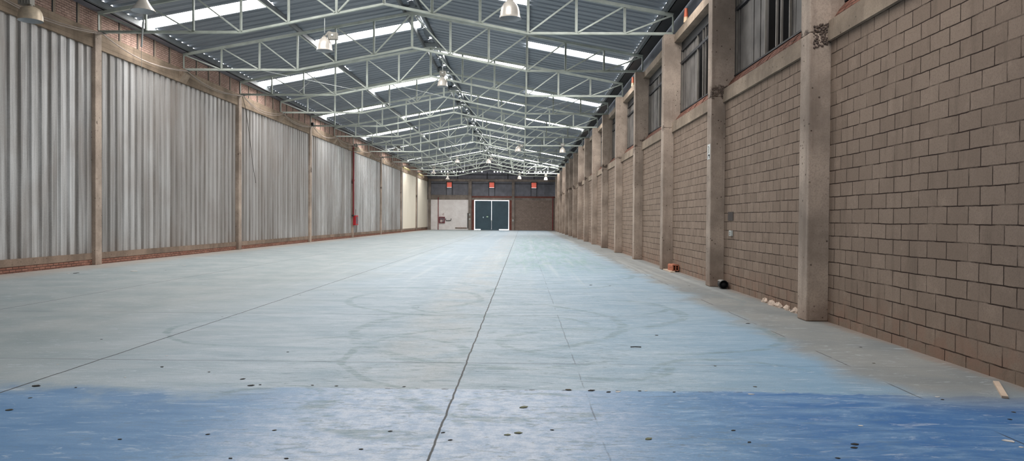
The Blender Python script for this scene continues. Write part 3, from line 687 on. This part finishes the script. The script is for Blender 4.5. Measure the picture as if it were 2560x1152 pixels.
# ---------------------------------------------------------------- lamps
BELL = [(.04, .45), (.08, .44), (.095, .4), (.155, .36), (.205, .27), (.232, .17), (.242, .08), (.255, .02), (.275, 0.)]
DOME = [(.04, .34), (.12, .33), (.2, .29), (.25, .2), (.268, .1), (.272, .03), (.28, 0.)]
CONE = [(.06, .52), (.09, .5), (.095, .3), (.13, .22), (.21, .1), (.275, .02), (.28, 0.)]
def make_lamp(prof, shell, box_at, name='pendant_lamp'):
    e = empty(name, (0,0,0)); m_ = MB(); m_.lathe(prof, 28); m_.lathe([(r - .006, z - .001) for r, z in reversed(prof)], 28, mat=1)
    m_.build('reflector', [M[shell], M['lamp_in']], e)
    top = prof[0][1]
    m_ = MB(); m_.tube([(0,0,top - .1), (0,0,top + .04)], .05, 12); m_.build('socket', M['gear'], e)
    bx, bz = box_at; m_ = MB(); m_.box(bx - .15, bx + .15, -.09, .09, bz, bz + .22)
    for q in range(4): m_.box(bx - .13 + q * .07, bx - .11 + q * .07, -.105, -.09, bz + .02, bz + .2)
    gb = m_.build('gear_box', M['gear'], e, bevel=.012)
    m_ = MB(); m_.box(bx - .035, bx + .035, -.112, -.106, bz + .1, bz + .16); m_.build('rating_plate', M['white'], gb)
    m_ = MB(); m_.bar((0, 0, top), (bx * .5, 0, bz + .26), .05, .012, (0, 1, 0)); m_.bar((bx * .5, 0, bz + .26), (bx, 0, bz + .2), .05, .012, (0, 1, 0)); m_.build('bracket', M['gear'], e)
    m_ = MB(); m_.tube([(0, .09, .08 + top * .3), (0, .0, .1 + top*.3), (0,0,top - .12)], [.03, .04, .04], 10); m_.build('bulb', M['lamp_in'], e)
    return e
protos = {'bell': make_lamp(BELL, 'lamp_shell', (.27, .36)), 'belltop': make_lamp(BELL, 'lamp_shell', (.0, .52)), 'dome': make_lamp(DOME, 'lamp_old', (-.1, .38)), 'cone': make_lamp(CONE, 'lamp_shell', (.05, .6))}
for p in protos.values(): kids_scan(p)
LAMPS = [('dome', -11.95, 17.81, 6.28, 'domed dusty pendant lamp before the sheet wall, closest of all to that wall'), ('cone', -9.2, 17.81, 6.52, 'white-lined conical pendant lamp, cut by the picture top edge'), ('bell', -6.42, 23.81, 6.94, 'shiny bell-shaped pendant lamp hanging from the first roof truss in view'),
    ('belltop', -3.92, 35.81, 7.96, 'bell-shaped pendant lamp with a grey box, just beside the ridge'), ('belltop', -.34, 17.81, 6.37, 'large bell-shaped pendant lamp right of the ridge, cut by the picture top'), ('bell', -12.36, 71.8, 8.02, 'pendant lamp glowing white against a skylight near the sheet wall'),
    ('bell', -.42, 59.8, 7.03, 'bell-shaped pendant lamp mid-hall, right of the ridge'), ('belltop', 3.17, 59.8, 6.96, 'bell-shaped pendant lamp mid-hall beside the block wall columns'), ('belltop', -7.45, 83.8, 7.92, 'far pendant lamp left of the ridge, among the truss webs'), ('bell', -3.61, 77.8, 7.44, 'far pendant lamp just under the ridge above the gate'),
    ('cone', -10.14, 83.8, 6.68, 'far pendant lamp before the cream panels'), ('cone', -9.77, 95.8, 6.7, 'far pendant lamp just above the leftmost red vent'), ('belltop', -.47, 95.8, 6.79, 'far pendant lamp between the middle and right red vents'), ('belltop', 2.94, 95.8, 6.68, 'far pendant lamp above right of the rightmost red vent'), ('dome', -13.15, 58.5, 6.85, 'white pendant lamp beside the column with the red riser pipe')]
used = set()
for kind, x, y, z, lab in LAMPS:
    p = protos[kind]; o = p if kind not in used else copy_tree(p); used.add(kind); o.location = (x, y, z); tag(o, lab, 'lamp', 'high-bay pendant lamps')
    i = min(range(12), key=lambda q: abs((NX[q] + NX[q+1]) / 2 - x)); t = (x - NX[i]) / 1.543; zc = (node_b(i) * (1 - t) + node_b(i + 1) * t).z
    top = z + (.82 if 'bell' in kind else .6)
    if zc < top: zc = roof_z(x) - .1
    m_ = MB(); m_.tube([(0, 0, {'bell': .58, 'belltop': .73, 'dome': .58, 'cone': .8}[kind]), (0, 0, max(zc - z, .9))], .012, 6); m_.build('hanging_rod', M['rod'], o)

# ---------------------------------------------------------------- cables
def sag(x, dx, z, s, ks, jit):
    pts = []; rr = random.Random(jit)
    for k in ks:
        y0, y1 = col_y(k), col_y(k + 1); ss = s * rr.uniform(.5, 1.4)
        for q in range(9):
            t = q / 9; pts.append((x + dx * math.sin(PI * t), y0 + (y1 - y0) * t, z - ss * 4 * t * (1 - t)))
    return pts
m_ = MB(); m_.tube(sag(-13.55, -.13, 7.45, .22, range(1, 12), 5), .016, 6); tag(m_.build('cable', M['cable']), 'upper grey cable sagging along the beam of the sheet wall', 'cable', 'cables on the sheet wall')
m_ = MB(); m_.tube(sag(-13.51, -.12, 7.41, .3, range(1, 12), 9), .016, 6); tag(m_.build('cable', M['cable']), 'lower grey cable sagging along the beam of the sheet wall', 'cable', 'cables on the sheet wall')
m_ = MB(); m_.tube([(-13.72, 36.0, 7.46), (-13.72, 36.3, 7.1), (-13.74, 36.7, 6.4), (-13.78, 37.2, 5.4), (-13.8, 37.6, 4.3), (-13.8, 38.05, 3.35)], .012, 6); tag(m_.build('cable', M['cable_dark']), 'loose dark wire dangling down the sheet wall past the second column', 'cable')
m_ = MB(); m_.tube([(-12.25, 23.81, 8.4), (-12.26, 23.7, 7.6), (-12.25, 23.6, 7.0)], .03, 8); m_.tube([(-12.25, 23.6, 7.0), (-12.24, 23.6, 6.2)], .006, 6); tag(m_.build('hanging_wire', M['rod']), 'short pale conduit with a thin wire hanging below the first truss in view', 'wire')

# ---------------------------------------------------------------- standpipe and hose cabinet on the left wall
m_ = MB(); m_.tube([(-13.66, 59.5, 1.72), (-13.66, 59.5, 7.4)], .06, 12)
e = m_.build('standpipe', M['red_pipe']); tag(e, 'tall dull red standpipe running up the column of the sheet wall', 'pipe')
m_ = MB(); m_.tube([(-13.66, 59.5, 1.78), (-13.62, 59.5, 1.78), (-13.62, 59.57, 1.78)], .035, 10); m_.build('branch', M['red_pipe'], e)
m_ = MB(); m_.lathe([(0, -.05), (.1, -.05), (.11, 0), (.1, .05), (0, .05)], 14, (-13.67, 59.4, 1.78)); m_.build('valve_wheel', M['dark'], e)
m_ = MB(); m_.tube([(-13.66, 59.5, 4.55), (-13.66, 59.5, 4.68)], .085, 12); m_.build('coupling', M['red_pipe'], e)
e = empty('hose_cabinet', (-13.72, 59.62, 1.0), 'bright red hose cabinet at the foot of the red standpipe', 'hose cabinet')
m_ = MB(); m_.box(0, .2, 0, .95, 0, .8); m_.build('body', M['red'], e, bevel=.01)
m_ = MB(); m_.box(.2, .215, .02, .93, .02, .78); dr = m_.build('door', M['red'], e)
m_ = MB(); m_.box(.215, .22, .14, .8, .1, .7); m_.build('window_pane', M['glass_small'], dr)
m_ = MB(); m_.tube([(.22, .86, .36), (.24, .86, .4), (.22, .86, .46)], .012, 6); m_.build('handle', M['rod'], dr)
m_ = MB(); m_.tube([(-13.8, 61.4, .4), (-13.8, 61.4, 1.5)], .035, 8); m_.tube([(-13.8, 61.0, .4), (-13.8, 61.0, 2.3)], .02, 8)
tag(m_.build('conduit', M['gear']), 'grey conduits on the sheet wall just beyond the red hose cabinet', 'pipe')
e = empty('junction_box', (-13.72, 47.72, 7.55), 'small dark box on the beam above the third sheet-wall column', 'box'); m_ = MB(); m_.box(0, .14, 0, .25, 0, .18); m_.build('housing', M['dark'], e)

# ---------------------------------------------------------------- right wall items
e = empty('safety_sign', (XR - .006, 17.66, 3.03), 'tall white sign with black symbols on the second block-wall column', 'sign')
m_ = MB(); m_.box(0, .006, 0, .26, 0, .36); m_.build('plate', M['white'], e)
m_ = MB(); m_.box(-.002, 0, .1, .17, .15, .27); m_.lathe([(0,-.012),(.02,-.012),(.02,.012),(0,.012)], 10, (-.001,.135,.3)); m_.box(-.002, 0, .06, .1, .26, .275); m_.box(-.002, 0, .17, .21, .15, .165); m_.build('extinguisher_symbol', M['gear'], e)
m_ = MB(); m_.box(-.002, 0, .04, .14, .075, .11); m_.box(-.002, 0, .04, .075, .02, .11); m_.box(-.002, 0, .075, .16, .095, .118); m_.box(-.002, 0, .19, .21, .02, .11); m_.build('arrow_symbol', M['black'], e)
e = empty('wall_socket', (WR, 16.86, 1.22), 'small white socket box on the block wall just past the second column', 'socket')
m_ = MB(); m_.box(-.05, 0, 0, .18, 0, .125); m_.build('box', M['socket'], e, bevel=.008)
m_ = MB(); m_.box(-.054, -.05, .04, .14, .07, .1); m_.box(-.054, -.05, .04, .14, .025, .055); m_.build('outlets', M['gear'], e)
m_ = MB(); m_.tube([(WR - .02, 16.86, 1.33), (WR - .02, 16.6, 1.34), (WR - .012, 16.5, 1.35)], .01, 6); m_.build('cable_tail', M['clay'], e)
e = empty('wall_plate', (WR, 16.84, 1.57), 'dark square plate on the block wall above the white socket', 'plate'); m_ = MB(); m_.box(-.012, 0, 0, .42, 0, .2); m_.build('sheet', M['patch'], e)
for y, h, lab in ((18.05, 1.86, 'brown weathered upright post against the block wall beside the sign column'), (30.03, 2.0, 'slim pale upright post beside the fourth block-wall column')):
    e = MB(); e.box(4.56, 4.765, y, y + .14, 0, h); e.box(4.6, 4.765, y + .02, y + .12, h, h + .04); tag(e.build('upright_post', M['post'], bevel=.01), lab, 'post')
e = empty('drain_pipe', (4.62, 17.0, 0), 'open black pipe end lying on the floor by the block wall', 'pipe')
m_ = MB(); n = 20; ro, ri = .1, .088
prof = [(ri, 0), (ro, 0), (ro, .3), (ri, .3), (ri, 0)]; m_.lathe(prof, n); o = m_.build('pipe_wall', M['pipe_black'], e); o.rotation_euler = (-PI/2, 0, -.1); o.location = (0, 0, ro)
m_ = MB(); m_.add([(math.cos(a) * (ro + .002), yy, ro + math.sin(a) * (ro + .002)) for yy in (.01, .29) for a in [PI*.25 + PI*.5*i/8 for i in range(9)]], [(i, i+1, 10+i, 9+i) for i in range(8)], 0, True); m_.build('grey_top', M['pipe_grey'], e)  # lighter grey band along the upper side of the pipe
m_ = MB(); m_.lathe([(0, .05), (ri, .05), (ri, .1)], n); o = m_.build('bore_shade_disc', M['black'], e); o.rotation_euler = (-PI/2, 0, -.1); o.location = (0, 0, ro)  # black disc painting the shade inside the open pipe
# hollow clay brick on a pale lath
hb = MB(); hb.box(0, .2, 0, .03, 0, .2)
e = empty('clay_brick', (4.53, 23.05, .035), 'orange hollow clay brick lying on a pale lath by the third column', 'brick', rz=.05)
m_ = MB(); L_ = .6
m_.extrude([(0,0,0),(.2,0,0),(.2,0,.16),(.17,0,.19),(.03,0,.19),(0,0,.16)], (0,-.55,0), (0,.05,0), 0, 0, True, False)
m_.box(.0, .2, -.55, -.53, 0, .03); m_.box(.0, .03, -.55, -.53, 0, .17); m_.box(.17, .2, -.55, -.53, 0, .17); m_.box(0, .2, -.55, -.53, .15, .18); m_.box(.09, .11, -.55, .05, 0, .18); m_.box(0, .2, -.5, .04, .08, .1)
m_.build('hollow_block', M['clay'], e)
m_ = MB(); m_.box(4.46, 4.6, 22.3, 23.5, .0, .033); tag(m_.build('lath', M['lath']), 'pale lath on the floor under the orange clay brick', 'lath')
m_ = MB(); m_.bar((4.30, 6.62, .012), (4.62, 7.25, .012), .05, .02, (0,0,1)); tag(m_.build('lath', M['lath']), 'long pale wooden lath lying against the block wall nearest the camera', 'lath')
# plaster rubble at the foot of the wall before the first column
rr = random.Random(5)
for i in range(5):
    y = 12.7 + .4 * i + rr.uniform(-.02, .02); r = rr.uniform(.085, .105); x = 4.69 - r * .2
    mb = MB(); n = 9; vs = []
    for zi, (q, z) in enumerate(((1., 0.), (.95, .35), (.6, .8), (.15, 1.))):
        for k in range(n):
            a = 2*PI*k/n; u = rr.uniform(.75, 1.2); vs.append((q*r*u*math.cos(a)*.5, q*r*1.6*u*math.sin(a), z*r*.9*rr.uniform(.8, 1.2)))
    fs = [(a*n+k, a*n+(k+1)%n, (a+1)*n+(k+1)%n, (a+1)*n+k) for a in range(3) for k in range(n)] + [tuple(3*n+k for k in range(n))]
    mb.add(vs, fs); o = mb.build('plaster_lump', M['rubble'], loc=(x, y, 0)); tag(o, 'broken pale plaster lump at the foot of the block wall, before the second column', 'rubble', 'plaster lumps by the block wall')
# orange-capped pipe stubs on the lintel
for y, lab in ((22.25, 'orange and cream pipe stub on the window lintel above the third column'), (32.9, 'orange and cream pipe stub on the lintel further down')):
    e = empty('pipe_stub', (4.83, y, 7.473), lab, 'pipe'); m_ = MB(); m_.tube([(0,0,0), (0,0,.16)], [.075, .065], 12); m_.build('collar', M['cream_pl'], e); m_ = MB(); m_.tube([(0,0,.16), (0,0,.42)], [.066, .045], 12); m_.build('cap', M['orange'], e)
m_ = MB(); m_.lathe([(0,.0), (.03,.0), (.05,.3), (.05,.75), (.0,.78)], 10, (0,0,0)); o = m_.build('tube_lamp', M['white']); o.rotation_euler = (0, PI/2, 0); o.location = (4.42, 46.4, 6.35)
COL.objects.unlink(o)

# ---------------------------------------------------------------- floor litter (pixel-free: floor positions in metres)
def leaf_mesh(seed, curl=.35):
    rr = random.Random(seed); mb = MB(); n = 6; vs = []; fs = []
    for i in range(n + 1):
        t = i / n; w = math.sin(PI * min(1, t * .92 + .05)) * .32 * rr.uniform(.75, 1.1)
        for s in (-1, 0, 1): vs.append((t - .5, s * w, .015 + curl * .35 * (abs(s) * w) + curl * .16 * t * t * rr.uniform(.6, 1.3) + .01 * s))
    for i in range(n):
        for s in range(2): a = i*3 + s; fs.append((a, a+1, a+4, a+3))
    b = len(vs); vs += [(x, y, z + .03) for x, y, z in vs]; fs += [tuple(b + q for q in reversed(f_)) for f_ in fs]
    mb.add(vs, fs, 0, True); return mb
def chip_mesh(seed):
    rr = random.Random(seed); n = 6; mb = MB(); pts = [(math.cos(2*PI*k/n) * rr.uniform(.3, .55), math.sin(2*PI*k/n) * rr.uniform(.22, .42)) for k in range(n)]
    mb.add([(x, y, 0) for x, y in pts] + [(x*.95, y*.95, .1) for x, y in pts], [tuple(range(n, 2*n))] + [(k, (k+1)%n, n+(k+1)%n, n+k) for k in range(n)]); return mb
protoL = {}
for i in range(4):
    for mt in ('leaf', 'leaf_dark', 'leaf_green'):
        me = leaf_mesh(i).build('fallen_leaf', M[mt]); protoL[('L', mt, i)] = me.data; bpy.data.objects.remove(me)
    me = chip_mesh(i).build('paint_flake', M['paint_chip']); protoL[('C', 'paint_chip', i)] = me.data; bpy.data.objects.remove(me)
def litter(kind, mt, x, y, size, lab, group, name):
    i = rnd.randrange(4); o = bpy.data.objects.new(name, protoL[(kind, mt, i)]); COL.objects.link(o)
    o.location = (x, y, .001); o.rotation_euler.z = rnd.uniform(-.7, .7); o.scale = (size, size, size * (.8 if kind == 'L' else .35)); return tag(o, lab, name.replace('_', ' ').split()[-1], group)
LIT=[('D',-4.45,6.70,0.087),('D',-4.21,6.26,0.035),('D',-4.11,5.86,0.063),('D',-4.06,6.66,0.035),('D',-3.74,7.62,0.049),('D',-3.15,7.39,0.035),('D',-2.69,7.08,0.054),('D',-2.51,6.81,0.066),('D',-12.22,20.07,0.152),('D',-10.40,21.40,0.058),('D',-4.70,11.51,0.035),('D',-1.88,4.74,0.035),('D',-2.81,5.12,0.035),('D',-2.25,5.26,0.035),('D',-5.34,9.30,0.035),('D',-6.48,24.80,0.040),('D',-2.72,8.54,0.035),('D',-3.88,15.13,0.035),('D',-4.48,14.84,0.035),('D',-2.35,21.84,0.035),('D',-1.83,13.00,0.035),('D',-1.72,6.83,0.037),('D',-1.95,6.85,0.035),('D',-2.44,6.85,0.035),('D',-1.09,6.83,0.035),('D',-1.08,4.96,0.035),('D',-0.96,5.39,0.035),('D',-0.57,5.37,0.035),('D',-0.50,5.19,0.035),('D',-1.81,5.38,0.035),('D',-1.52,4.75,0.035),('D',1.83,10.06,0.054),('D',0.23,5.47,0.035),('D',0.43,6.77,0.066),('D',0.64,6.75,0.073),('D',0.79,6.70,0.051),('D',1.08,6.76,0.035),('D',1.39,6.73,0.035),('D',1.58,5.51,0.036),('D',1.61,5.22,0.035),('D',2.20,6.98,0.038),('D',2.08,7.96,0.035),('D',4.01,17.81,0.048),('D',2.09,17.63,0.057),('D',1.64,17.70,0.086),('D',3.44,11.29,0.067),('D',2.34,5.20,0.056),('D',2.30,5.12,0.050),('D',2.09,4.89,0.035),('D',4.06,6.14,0.035),('D',3.88,5.91,0.035),('D',3.71,6.55,0.035),('D',4.22,9.25,0.035),('D',3.89,8.21,0.035),('G',0.91,5.27,0.063),('G',-0.02,5.38,0.064),('G',0.02,6.12,0.079),('G',-0.10,5.33,0.052),('P',-3.85,7.11,0.038),('P',-3.99,8.24,0.035),('P',-4.88,7.69,0.035),('P',-6.21,15.26,0.049),('P',-10.26,18.36,0.060),('P',-11.10,20.99,0.272),('P',-14.04,20.02,0.325),('P',0.88,6.72,0.065),('P',1.14,6.77,0.035),('P',2.07,6.68,0.065),('P',3.89,16.98,0.055),('P',2.60,5.68,0.052),('P',3.72,6.65,0.050),('P',2.42,6.84,0.041),('P',3.48,5.18,0.050),('P',3.49,5.32,0.103),('P',-12.35,19.91,0.151),('P',-10.87,23.59,0.115)]
for k_, x_, y_, s_ in LIT:
    if k_ == 'P': litter('C', 'paint_chip', x_, y_, s_, 'small pale flake of paint or paper lying on the floor', 'pale flakes on the floor', 'paint_flake')
    elif k_ == 'G': litter('L', 'leaf_green', x_, y_, s_, 'olive dry leaf lying on the near blue floor', 'olive leaves on the near floor', 'fallen_leaf')
    else: litter('L', rnd.choice(('leaf', 'leaf_dark', 'leaf_dark')), x_, y_, s_, 'small dark dry leaf scrap lying on the floor', 'dark leaf scraps on the floor', 'fallen_leaf')
m_ = MB(); m_.tube([(0, 0, .012), (.06, .005, .014), (.13, 0., .012)], .006, 6); tag(m_.build('stick', M['leaf_dark'], loc=(1.33, 9.05, 0)), 'short dark stick lying on the pale blue floor by itself', 'stick')


# ---------------------------------------------------------------- sky, camera, colour
w = bpy.data.worlds.new('sky'); S.world = w; w.use_nodes = True; bg = w.node_tree.nodes['Background']; bg.inputs[0].default_value = (.95, .97, 1., 1); bg.inputs[1].default_value = 2.2
F_, yaw, pit, rol, H = 1849.66, -.0144, -.0149, .0072, 1.5602
c, s = math.cos, math.sin
Fw = Vector((s(yaw)*c(pit), c(yaw)*c(pit), s(pit))); r = Vector((c(yaw), -s(yaw), 0)); u = r.cross(Fw)
R_ = r * c(rol) + u * s(rol); U_ = r * -s(rol) + u * c(rol)
cd = bpy.data.cameras.new('camera'); cam = bpy.data.objects.new('camera', cd); COL.objects.link(cam)
cd.sensor_fit = 'HORIZONTAL'; cd.sensor_width = 36.; cd.lens = F_ / 2560 * 36.; cd.clip_end = 400; cd.clip_start = .05
mt = Matrix((R_, U_, -Fw)).transposed().to_4x4(); mt.translation = (0, 0, H); cam.matrix_world = mt
S.camera = cam
vs = S.view_settings; vs.view_transform = 'Standard'; vs.look = 'None'; vs.gamma = 1.; vs.use_curve_mapping = False; vs.exposure = 1.52
S.cycles.max_bounces = 8; S.cycles.diffuse_bounces = 4; S.cycles.glossy_bounces = 3; S.cycles.sample_clamp_indirect = 8.
